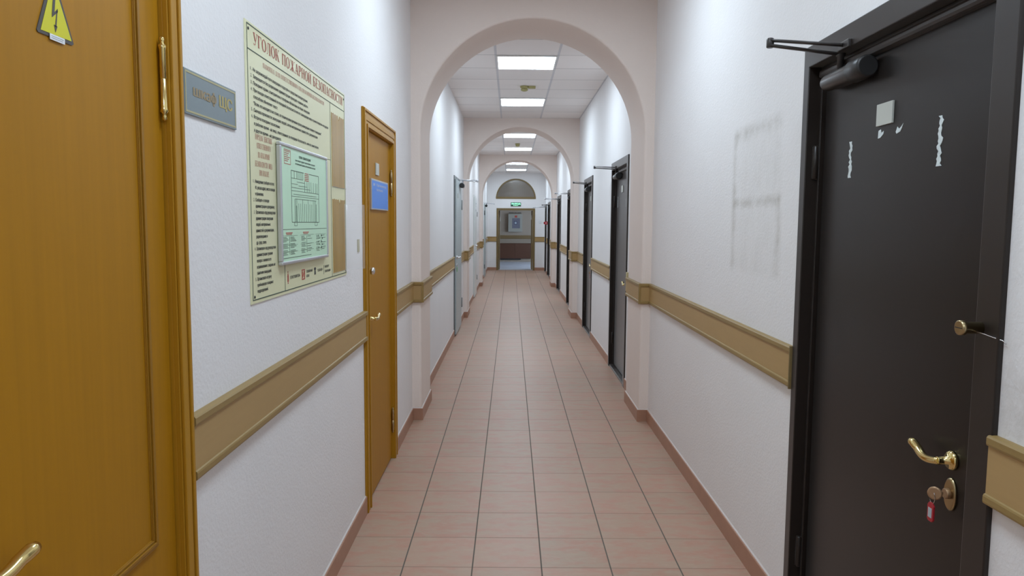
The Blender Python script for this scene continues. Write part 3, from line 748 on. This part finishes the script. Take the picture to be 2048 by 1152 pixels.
# fire safety poster
Q = thing('safety_poster', P('L', 2.663, 1.253, 0), label='large cream fire safety poster with red title on left wall', category='poster')
d0 = .003
part('sheet', MB().wbox('L', 2.061, 3.266, 1.253, 2.041, .0005, d0), M['poster'], Q)
lw, d1 = .0028, d0 + .0008
ln = MB(); ln.ring('L', 2.074, 3.257, 1.262, 2.035, lw, d0, d1)
ln.wbox('L', 2.074, 3.257, 1.9645, 1.9672, d0, d1); ln.wbox('L', 3.001, 3.0035, 1.262, 1.9645, d0, d1); ln.wbox('L', 2.372, 2.3745, 1.262, 1.36, d0, d1)
ln.wbox('L', 2.372, 3.0035, 1.735, 1.7368, d0, d1); ln.wbox('L', 2.865, 2.867, 1.283, 1.318, d0, d1)
part('ruled_lines', ln, M['green_line'], Q)
full = 'УГОЛОК ПОЖАРНОЙ БЕЗОПАСНОСТИ'
tot = sum(serif_glyph(c)[1] for c in full) + .06 * (len(full) - 1); sx = 1.10 / tot; ux = 2.124
for wrd in full.split():
    ww = sx * (sum(serif_glyph(c)[1] for c in wrd) + .06 * (len(wrd) - 1))
    mb = MB(); put_serif(mb, 'L', wrd, ux, 1.986, .0345, d1, ww); part('title_word', mb, M['redtext'], Q, label='dark red serif title word')
    ux += ww + sx * .50
mb = MB(); put_serif(mb, 'L', 'ПАМЯТКА ДЛЯ ОТВЕТСТВЕННОГО ПО ПОЖАРНОЙ БЕЗОПАСНОСТИ', 2.203, 1.938, .0135, d1, .705)
for t, u, v, wd in (('ПОРЯДОК ДЕЙСТВИЙ', 2.122, 1.722, .146), ('ОТВЕТСТВЕННОГО', 2.133, 1.698, .122), ('ПО ПОЖАРНОЙ', 2.143, 1.672, .100), ('БЕЗОПАСНОСТИ ЛИЦА', 2.118, 1.646, .150), ('ПРИ ПОЖАРЕ', 2.150, 1.621, .086)):
    put_serif(mb, 'L', t, u, v, .0155, d1, wd)
part('heading_lettering', mb, M['orangetext'], Q, label='faded red headings')
body = [('1.', 'Не загромождай пути эвакуации и подступы к средствам пожаротушения.', .560), ('2.', 'Запрещается без разрешения администрации проводить огневые работы.', .562), ('3.', 'Пожарные краны, огнетушители и телефоны обозначены на плане эвакуации.', .585),
        ('4.', 'При пожаре ответственный по пожарной безопасности или его замещающее лицо в громкоговоритель или другим', .850), ('', 'способом объявляет текст:', .215), ('', '"Всем, кто находится на этаже, по техническим причинам прошу немедленно покинуть помещение".', .745),
        ('5.', 'Сначала произвести эвакуацию людей, затем материальных ценностей и документации.', .690), ('6.', 'Встреча пожарных возложена:', .235), ('', 'в рабочее время - на лицо, ответственное за пожарную безопасность, или его заместителя,', .700), ('', 'в другое время - на дежурного.', .245)]
mb = MB()
for i, (n, t, wd) in enumerate(body):
    v = 1.911 - i * .0187
    if n: put_text(mb, 'L', n, 2.096, v, .0098, d1, .012)
    put_text(mb, 'L', t, 2.116, v, .0098, d1, wd, bolden=.0006)
col = [('1.', 'Немедленно сообщить по тел.', .15), ('', '01, указав адрес, место пожара', .155), ('', 'и фамилию.', .062), ('2.', 'Сообщить о пожаре', .105), ('', 'администрации и дежурному.', .15), ('3.', 'Организовать под руководством', .155), ('', 'администрации эвакуацию', .135),
       ('', 'людей, материальных', .112), ('', 'ценностей и документации,', .14), ('', 'радиовещание и', .086), ('', 'др. сред. связи.', .076), ('4.', 'Организовать под руководством', .152), ('', 'администрации тушение', .125), ('', 'пожара с момента его', .112), ('', 'возникновения с людьми, не', .145),
       ('', 'занятыми эвакуацией.', .112), ('5.', 'Организовать встречу', .112), ('', 'прибывающих пожарных', .125), ('', 'подразделений.', .082)]
for i, (n, t, wd) in enumerate(col):
    v = 1.598 - i * .01755
    if n: put_text(mb, 'L', n, 2.097, v, .0098, d1, .009)
    put_text(mb, 'L', t, 2.113, v, .0098, d1, wd * 1.12, bolden=.0006)
put_text(mb, 'L', 'ОГНЕТУШИТЕЛЬ', 2.428, 1.298, .010, d1, .112, bolden=.0006); put_text(mb, 'L', 'ПОЖАРНЫЙ', 2.622, 1.305, .0095, d1, .078, bolden=.0006); put_text(mb, 'L', 'КРАН', 2.622, 1.289, .0095, d1, .034, bolden=.0006)
put_text(mb, 'L', 'ТЕЛЕФОН', 2.772, 1.299, .010, d1, .072, bolden=.0006); put_text(mb, 'L', 'МАРШРУТ', 2.880, 1.307, .0095, d1, .068, bolden=.0006); put_text(mb, 'L', 'ЭВАКУАЦИИ', 2.880, 1.289, .0095, d1, .088, bolden=.0006)
part('body_lettering', mb, M['ink'], Q, label='small black lettering')
ic = MB()
ic.prism('L', [(2.399, 1.290), (2.411, 1.290), (2.411, 1.310), (2.408, 1.314), (2.408, 1.318), (2.402, 1.318), (2.402, 1.314), (2.399, 1.310)], d0, d1); ic.wbox('L', 2.403, 2.407, 1.320, 1.325, d0, d1); ic.wbox('L', 2.402, 2.408, 1.284, 1.2885, d0, d1)
part('extinguisher_pictogram', ic, M['redtext'], Q, label='red extinguisher pictogram'); ic = MB()
ic.ring('L', 2.564, 2.602, 1.284, 1.320, .004, d0, d1); ic.prism('L', [(2.572, 1.290), (2.576, 1.290), (2.594, 1.314), (2.590, 1.314)], d0, d1); ic.wbox('L', 2.572, 2.576, 1.290, 1.314, d0, d1); ic.wbox('L', 2.590, 2.594, 1.290, 1.314, d0, d1)
part('hydrant_pictogram', ic, M['redtext'], Q, label='red hydrant pictogram')
ic = MB(); ic.prism('L', [(2.738 + .013 * math.cos(t), 1.312 + .006 * math.sin(t)) for t in [2 * PI * i / 14 for i in range(14)]], d0, d1); ic.prism('L', [(2.731, 1.306), (2.745, 1.306), (2.749, 1.291), (2.727, 1.291)], d0, d1)
part('phone_pictogram', ic, M['ink'], Q, label='black telephone pictogram')
def pocket(v0, v1, nm):
    n = 14; top = []
    for i in range(n + 1):
        u = 3.243 - (3.243 - 3.022) * i / n
        z = v1 - .004 * abs(math.sin(i * 1.3))
        if i == 6: z = v1 - .022
        top.append((u, z))
    return part(nm, MB().prism('L', [(3.022, v0), (3.243, v0)] + top, d0, d0 + .0015), M['pocket'], Q, label='tan document pocket')
k1 = pocket(1.632, 1.932, 'pocket'); k2 = pocket(1.276, 1.583, 'pocket')
for k, (v0, v1) in ((k1, (1.628, 1.905)), (k2, (1.272, 1.560))):
    part('pocket_lip', MB().wbox('L', 3.018, 3.247, v0, v0 + .005, d0, d0 + .007), M['film'], k)
b = MB(); prev = None                               # clear cover of the lower pocket, curling off the wall
rows = []
for i in range(7):
    t = i / 6; u = 3.205 + .165 * t; d = .010 + .055 * t * t
    rows.append([b.b.verts.new(P('L', u, z, d)) for z in (1.274, 1.36, 1.45 + .02 * t, 1.565)])
for r0, r1 in zip(rows, rows[1:]):
    for j in range(3): b.b.faces.new((r0[j], r1[j], r1[j + 1], r0[j + 1])).smooth = True
o = part('clear_cover', b, M['film'], k2, label='clear plastic flap curling outwards')
sm = o.modifiers.new('thickness', 'SOLIDIFY'); sm.thickness = .0008
for u, v in ((2.086, 2.021), (3.247, 2.017), (2.088, 1.272), (3.249, 1.272)):
    part('screw', MB().lathe(P('L', u, v, d0), (1, 0, 0), [(0, .0045), (.002, .004), (.003, .001)], 12), M['ink'], Q)

# framed evacuation plan on the poster
E_ = thing('evacuation_plan', P('E', 2.54, 1.348, .005), label='framed mint green evacuation plan mounted over the fire safety poster', category='framed plan')
f0, f1 = .0050, .020
fu0, fu1, fv0, fv1 = 2.262, 2.836, 1.352, 1.732
part('frame', MB().ring('E', fu0, fu1, fv0, fv1, .0110, f0, f1), M['alu'], E_, .003)
part('paper', MB().wbox('E', fu0 + .010, fu1 - .010, fv0 + .010, fv1 - .010, f0, .016), M['mint'], E_)
e0, e1 = .016, .0165
pl = MB(); ul, ur, vb, vt = 2.378, 2.712, 1.486, 1.652
def hl(u0, u1, v, w=.0012): pl.wbox('E', u0, u1, v - w / 2, v + w / 2, e0, e1)
def vl(u, v0, v1, w=.0018): pl.wbox('E', u - w / 2, u + w / 2, v0, v1, e0, e1)
for v in (vb, vt): hl(ul, 2.52 if v == vt else ur, v, .0018)
hl(2.585, ur, vt, .0018); vl(ul, vb, vt, .0025); vl(ur, vb, vt, .0025)
for u in (2.41, 2.44, 2.455, 2.475, 2.49, 2.51): vl(u, 1.628, vt)
hl(ul, 2.51, 1.628); hl(2.44, 2.53, 1.618); hl(ul, 2.45, 1.610); hl(ul, 2.60, 1.598); hl(2.46, 2.56, 1.606); hl(ul, ur, 1.588); hl(2.40, ur - .03, 1.577); hl(ul, ur, 1.570)
for u in (2.53, 2.56, 2.585, 2.61, 2.64, 2.67, 2.69): vl(u, 1.588, 1.625)
for i in range(11): vl(2.435 + .0225 * i, vb, 1.548 if i % 3 else 1.562, .0014)
hl(2.42, 2.675, 1.562); vl(2.415, vb, 1.562, .0035); vl(2.43, vb, 1.54, .0035); vl(2.66, vb, 1.562, .0035); vl(2.675, vb, 1.55, .0035)
for u in (2.405, 2.655):
    vl(u, 1.474, vb); vl(u + .03, 1.474, vb); hl(u, u + .03, 1.474)
hl(fu0 + .016, fu1 - .016, 1.463, .0014)
for u0 in (2.272, 2.47, 2.66):
    w = .165 if u0 < 2.6 else .14
    for v in (1.443, 1.413, 1.392): hl(u0, u0 + w, v, .0007)
    for i in range(15):
        v = 1.438 - i * .0042
        if i % 5 != 4:
            hl(u0 + .01, u0 + .045 + .02 * ((i * 7) % 3) / 2, v, .0014)
            if i % 2 == 0 or u0 < 2.4: hl(u0 + .085, u0 + .125 + .03 * ((i * 5) % 4) / 4, v, .0016)
    vl(u0 + .076, 1.383, 1.440, .0016)
hl(2.27, 2.60, 1.3725, .0015)
for i in range(5): vl(2.700 + .012 * (i % 2), 1.392 + .011 * i, 1.396 + .011 * i, .006); vl(2.745 + .01 * (i % 2), 1.390 + .011 * i, 1.396 + .011 * i, .008)
put_text(pl, 'E', 'ПЛАН ЭВАКУАЦИИ', 2.468, 1.697, .0085, e1, .140, bolden=.0008); put_text(pl, 'E', 'при пожаре и других чрезвычайных ситуациях', 2.425, 1.685, .006, e1, .240, bolden=.0006); put_text(pl, 'E', 'из помещений здания, расположенных на этаже', 2.425, 1.674, .006, e1, .245, bolden=.0006)
part('plan_drawing', pl, M['green_line'], E_, label='dark floor plan lines and lettering')
rp = MB(); rp.ring('E', 2.306, 2.374, 1.668, 1.714, .0022, e0, e1)
for i in range(6): rp.wbox('E', 2.313, 2.366 - .01 * (i % 3), 1.707 - i * .006, 1.7095 - i * .006, e0, e1)
part('stamp', rp, M['orangetext'], E_, label='red stamp'); rp = MB()
rp.wbox('E', 2.535, 2.578, 1.650, 1.653, e0, e1)
for i in range(4): rp.wbox('E', 2.532, 2.582, 1.644 - i * .006, 1.6468 - i * .006, e0, e1)
part('red_caption', rp, M['orangetext'], E_, label='red caption')
for u in (2.31, 2.50): rp = MB(); rp.wbox('E', u, u + .07, 1.450, 1.4535, e0, e1); rp.wbox('E', u + .005, u + .062, 1.446, 1.4485, e0, e1); part('red_caption', rp, M['orangetext'], E_, label='red caption')
part('wall_tab', MB().wbox('L', 3.510, 3.550, 1.343, 1.404, .0005, .004), M['khaki'], None, 0, P('L', 3.53, 1.343, .001), label='small brown tab stuck to wall between poster and second oak door', category='sticker')

# ------------------------------------------------------------------ ceiling lights and detectors
def lamp(y0, z, label, grp):
    t = thing('ceiling_light', (.1405, y0 + .3, z), label=label, category='ceiling light', group='square ceiling lights down the corridor')
    x0, x1, y1 = -.152, .433, y0 + .595
    mb = MB(); w = .014
    for a in ((x0, x1, y0, y0 + w), (x0, x1, y1 - w, y1), (x0, x0 + w, y0 + w, y1 - w), (x1 - w, x1, y0 + w, y1 - w)): mb.box(a[0], a[1], a[2], a[3], z - .014, z - .001)
    part('frame', mb, M['lampframe'], t)
    mb = MB(); n = 8; a0, a1, b0, b1 = x0 + w, x1 - w, y0 + w, y1 - w
    g = [[mb.b.verts.new((a0 + (a1 - a0) * i / n, b0 + (b1 - b0) * j / n, z - .008 - .011 * (math.sin(PI * i / n) * math.sin(PI * j / n)) ** .35)) for j in range(n + 1)] for i in range(n + 1)]
    for i in range(n):
        for j in range(n): mb.b.faces.new((g[i][j], g[i + 1][j], g[i + 1][j + 1], g[i][j + 1])).smooth = True
    part('diffuser', mb, M['lamp'], t, label='glowing white diffuser')
lamp(7.153, CEIL[1][2], 'largest looking square ceiling light, first seen through the near arch', '')
lamp(9.553, CEIL[1][2], 'second square ceiling light, behind the first yellowed smoke detector', '')
lamp(12.905, CEIL[2][2], 'square ceiling light just beyond the middle arch', '')
lamp(15.305, CEIL[2][2], 'square ceiling light just before the far arch', '')
lamp(18.83, CEIL[3][2], 'square ceiling light half hidden behind top of the far arch', '')
lamp(21.18, CEIL[3][2], 'last square ceiling light, above the fanlight of the end wall', '')
for y, w in ((3.553, 'square ceiling light above the frame, this side of the near arch'), (1.153, 'square ceiling light directly above the viewer'), (-1.247, 'added unseen ceiling light behind the viewer, brightening the near walls')): lamp(y, CEIL[0][2], w, '')  # the rearmost lamp is an added, unseen one that lifts the near lower walls
def detector(x, y, z, label, box):
    t = thing('smoke_detector', (x, y, z), label=label, category='smoke detector', group='yellowed smoke detectors on the ceiling')
    part('housing', MB().lathe((x, y, z - .001), (0, 0, -1), [(0, .048), (.012, .050), (.022, .046), (.024, .036), (.034, .036), (.036, .044), (.050, .040), (.058, .022)], 24), M['detector'], t)
    if box: part('junction_box', MB().box(x + .046, x + .130, y - .03, y + .03, z - .026, z - .001), M['detector'], t, .003)
detector(.145, 8.75, CEIL[1][2], 'yellowed smoke detector with side box between the two nearest visible ceiling lights', True)
detector(.118, 14.6, CEIL[2][2], 'yellowed smoke detector between ceiling lights beyond the middle arch', False)

# ------------------------------------------------------------------ end wall: doorway, fanlight, exit sign, switch, alarm box
O = thing('door_13', (.145, YF, 0), kind='structure', label='open doorway with brown oak frame at the corridor end', category='door')
mb = MB(); mb.ucase('F', *DW, 0, .062, -.22, .014); mb.ucase('F', *DW, .010, .030, .014, .02); part('door_frame', mb, M['doortrim'], O, .002)
for x0, x1, hx in ((-.386, -.352, -.395), (.642, .676, .685)):
    lf = part('door_leaf', MB().box(x0, x1, YF + .24, YF + .80, .01, 1.855), M['doortrim'], O, .002)
    part('closer_plate', MB().box(x0 + .036 if x0 < 0 else x0 - .012, x0 + .048 if x0 < 0 else x0, YF + .26, YF + .40, 1.52 if x0 < 0 else 1.58, 1.85 if x0 < 0 else 1.72), M['plastic'], lf, .002, label='white metal plate')
FW = thing('window_1', (FC, YF, FZ), kind='structure', label='half round glazed fanlight above the corridor end doorway', category='window')
n = 30; mb = MB(); ro, ri = FR + .004, FR - .036
for i in range(n):
    a, c = PI * i / n, PI * (i + 1) / n
    mb.prism('F', [(FC + ro * math.cos(a), FZ + ro * math.sin(a)), (FC + ro * math.cos(c), FZ + ro * math.sin(c)), (FC + ri * math.cos(c), FZ + ri * math.sin(c)), (FC + ri * math.cos(a), FZ + ri * math.sin(a))], -.12, .008)
mb.wbox('F', FC - ro, FC + ro, FZ - .004, FZ + .060, -.12, .010)
part('window_frame', mb, M['doortrim'], FW)
part('window_pane', MB().prism('F', [(FC + (ri + .004) * math.cos(PI * i / n), FZ + .05 + (ri - .046) * math.sin(PI * i / n)) for i in range(n + 1)], -.07, -.064), M['pane'], FW)
X_ = thing('exit_sign', P('F', .145, 1.99, 0), label='small green illuminated exit sign above the end doorway', category='sign')
part('housing', MB().wbox('F', -.011, .301, 1.990, 2.103, .001, .030), M['greensign'], X_, .003)
mb = MB(); put_text(mb, 'F', 'ВЫХОД', .010, 2.040, .046, .0308, .27, bolden=.006); put_text(mb, 'F', 'EXIT', .070, 1.999, .026, .0308, .15, bolden=.003)
part('lit_lettering', mb, M['exitlit'], X_, label='bright green letters')
t = thing('light_switch', P('F', .90, 1.455, 0), label='white light switch on end wall right of the doorway', category='switch')
part('switch_plate', MB().wbox('F', .864, .938, 1.455, 1.545, .001, .012), M['plastic'], t, .003); part('rocker', MB().wbox('F', .880, .922, 1.470, 1.530, .012, .018), M['white'], t, .002)
t = thing('alarm_box', P('R', 21.12, 1.43, 0), label='red fire alarm box on right wall between the two farthest brown doors', category='fire alarm')
part('housing', MB().wbox('R', 21.06, 21.17, 1.432, 1.522, -.002, .075), M['red'], t, .006); part('front_panel', MB().wbox('R', 21.075, 21.155, 1.445, 1.51, .075, .105), M['red'], t, .008); part('label_strip', MB().wbox('R', 21.0592, 21.060, 1.470, 1.485, .02, .06), M['white'], t)

# ------------------------------------------------------------------ hall beyond the doorway
HY0 = YF + .22
part('floor_hall', MB().box(-2.4, 2.7, YF + .1, HB + .1, -.12, -.002), M['hallfloor'], kind='structure', label='pale blue grey floor beyond the end doorway', category='floor')
part('wall_hall_back', MB().box(-2.4, 2.7, HB, HB + .15, 0, 3.3), M['hall'], kind='structure', label='dim grey wall seen through the end doorway', category='wall')
part('wall_hall_left', MB().box(-2.55, -2.4, HY0, HB + .15, 0, 3.3), M['hall'], kind='structure', label='dim left wall of the hall beyond the doorway', category='wall')
mb = MB(); mb.box(2.7, 2.85, HY0, 24.0, 0, 3.3); mb.box(2.7, 2.85, 26.6, HB + .15, 0, 3.3); mb.box(2.7, 2.85, 24.0, 26.6, 0, .5); mb.box(2.7, 2.85, 24.0, 26.6, 2.3, 3.3)
part('wall_hall_right', mb, M['hall'], kind='structure', label='right wall of the hall beyond the doorway', category='wall')
part('wall_hall_front', MB().box(-2.55, XL - .2, HY0 - .1, HY0, 0, 3.3).box(XR + .2, 2.85, HY0 - .1, HY0, 0, 3.3), M['hall'], kind='structure', label='near wall of the hall beyond the doorway', category='wall')
part('ceiling_hall', MB().box(-2.55, 2.85, HY0, HB + .15, 3.3, 3.4), M['hall'], kind='structure', label='ceiling of the hall beyond the doorway', category='ceiling')
wn = thing('window_2', (2.775, 25.3, .5), kind='structure', label='daylit side window of the hall beyond the doorway', category='window')
part('window_frame', MB().box(2.72, 2.80, 24.0, 24.06, .5, 2.3).box(2.72, 2.80, 26.54, 26.6, .5, 2.3).box(2.72, 2.80, 24.06, 26.54, .5, .56).box(2.72, 2.80, 24.06, 26.54, 2.24, 2.3).box(2.72, 2.80, 25.27, 25.33, .56, 2.24), M['plastic'], wn)
part('window_pane', MB().box(2.80, 2.81, 24.0, 26.6, .5, 2.3), M['sky'], wn)
t = thing('bumper_rail', (.15, HB, .85), label='brown bumper rail on grey wall seen through the end doorway', category='wall rail')
part('board', MB().box(-2.4, 2.7, HB - .03, HB - .001, .858, .992), M['railhall'], t, .004)
t = thing('bench', (.15, HB - .25, 0), label='dark brown bench with closed front, seen through the end doorway', category='bench')
part('plinth', MB().box(-1.1, 1.4, HB - .34, HB - .03, .0, .118), M['hall'], t); part('front_panel', MB().box(-1.15, .145, HB - .40, HB - .372, .122, .67).box(.149, 1.45, HB - .40, HB - .372, .122, .67), M['brownpanel'], t); part('seat', MB().box(-1.17, 1.47, HB - .415, HB - .03, .67, .695), M['brownpanel'], t, .004)
part('gap_shade', MB().box(-.46, .38, HB - .39, HB - .345, .0745, .122), M['black'], t)  # black strip standing for the shade in the gap under the bench front
t = thing('hydrant_cabinet', (.16, HB - .1, 1.13), label='white wall cabinet with dark printed notice, seen through the end doorway', category='cabinet')
part('body', MB().box(-.106, .425, HB - .16, HB - .001, 1.13, 1.81), M['cabinet'], t, .006)
part('notice', MB().wbox('H', .042, .342, 1.262, 1.648, .160, .162), M['slatemat'], t, label='dark printed notice')
mb = MB(); mb.wbox('H', .115, .232, 1.412, 1.536, .162, .163); part('notice_picture', mb, M['navy'], t); part('notice_picture_inset', MB().wbox('H', .138, .212, 1.428, 1.510, .163, .164), M['lt'], t)
part('emblem', MB().wbox('H', .138, .232, 1.668, 1.752, .160, .162), M['redtext'], t, label='dark red emblem')
part('wall_lettering', MB().wbox('H', -.085, .10, 1.838, 1.868, .001, .004).wbox('H', .125, .215, 1.838, 1.868, .001, .004).wbox('H', .235, .385, 1.838, 1.868, .001, .004), M['lettergrey'], None, 0, P('H', .15, 1.838, 0), label='dark raised sign bars on grey wall above the white cabinet', category='wall sign')

# ------------------------------------------------------------------ camera, world, view
cam = bpy.data.cameras.new('camera'); cam.sensor_width = 36.0; cam.lens = 1466.6 / 2048 * 36; cam.clip_start = .05; cam.clip_end = 100
co = bpy.data.objects.new('camera', cam); COL.objects.link(co)
pt, yw, rl = math.radians(5.12), math.radians(.111), math.radians(.418)
fwd = Vector((math.sin(yw) * math.cos(pt), math.cos(yw) * math.cos(pt), -math.sin(pt))); rt = Vector((math.cos(yw), -math.sin(yw), 0)); up = rt.cross(fwd)
r2 = rt * math.cos(rl) + up * math.sin(rl); u2 = up * math.cos(rl) - rt * math.sin(rl)
mw = Matrix.Identity(4)
for i in range(3): mw[i][0], mw[i][1], mw[i][2] = r2[i], u2[i], -fwd[i]
mw[2][3] = CAMH; co.matrix_world = mw
SC.camera = co
wd = bpy.data.worlds.new('world'); SC.world = wd; wd.use_nodes = True
wd.node_tree.nodes['Background'].inputs[0].default_value = (.5, .6, .7, 1); wd.node_tree.nodes['Background'].inputs[1].default_value = .05
vs = SC.view_settings; vs.view_transform = 'Standard'; vs.look = 'None'; vs.gamma = 1.0; vs.use_curve_mapping = False; vs.exposure = 0.83
SC.cycles.max_bounces = 10; SC.cycles.diffuse_bounces = 6
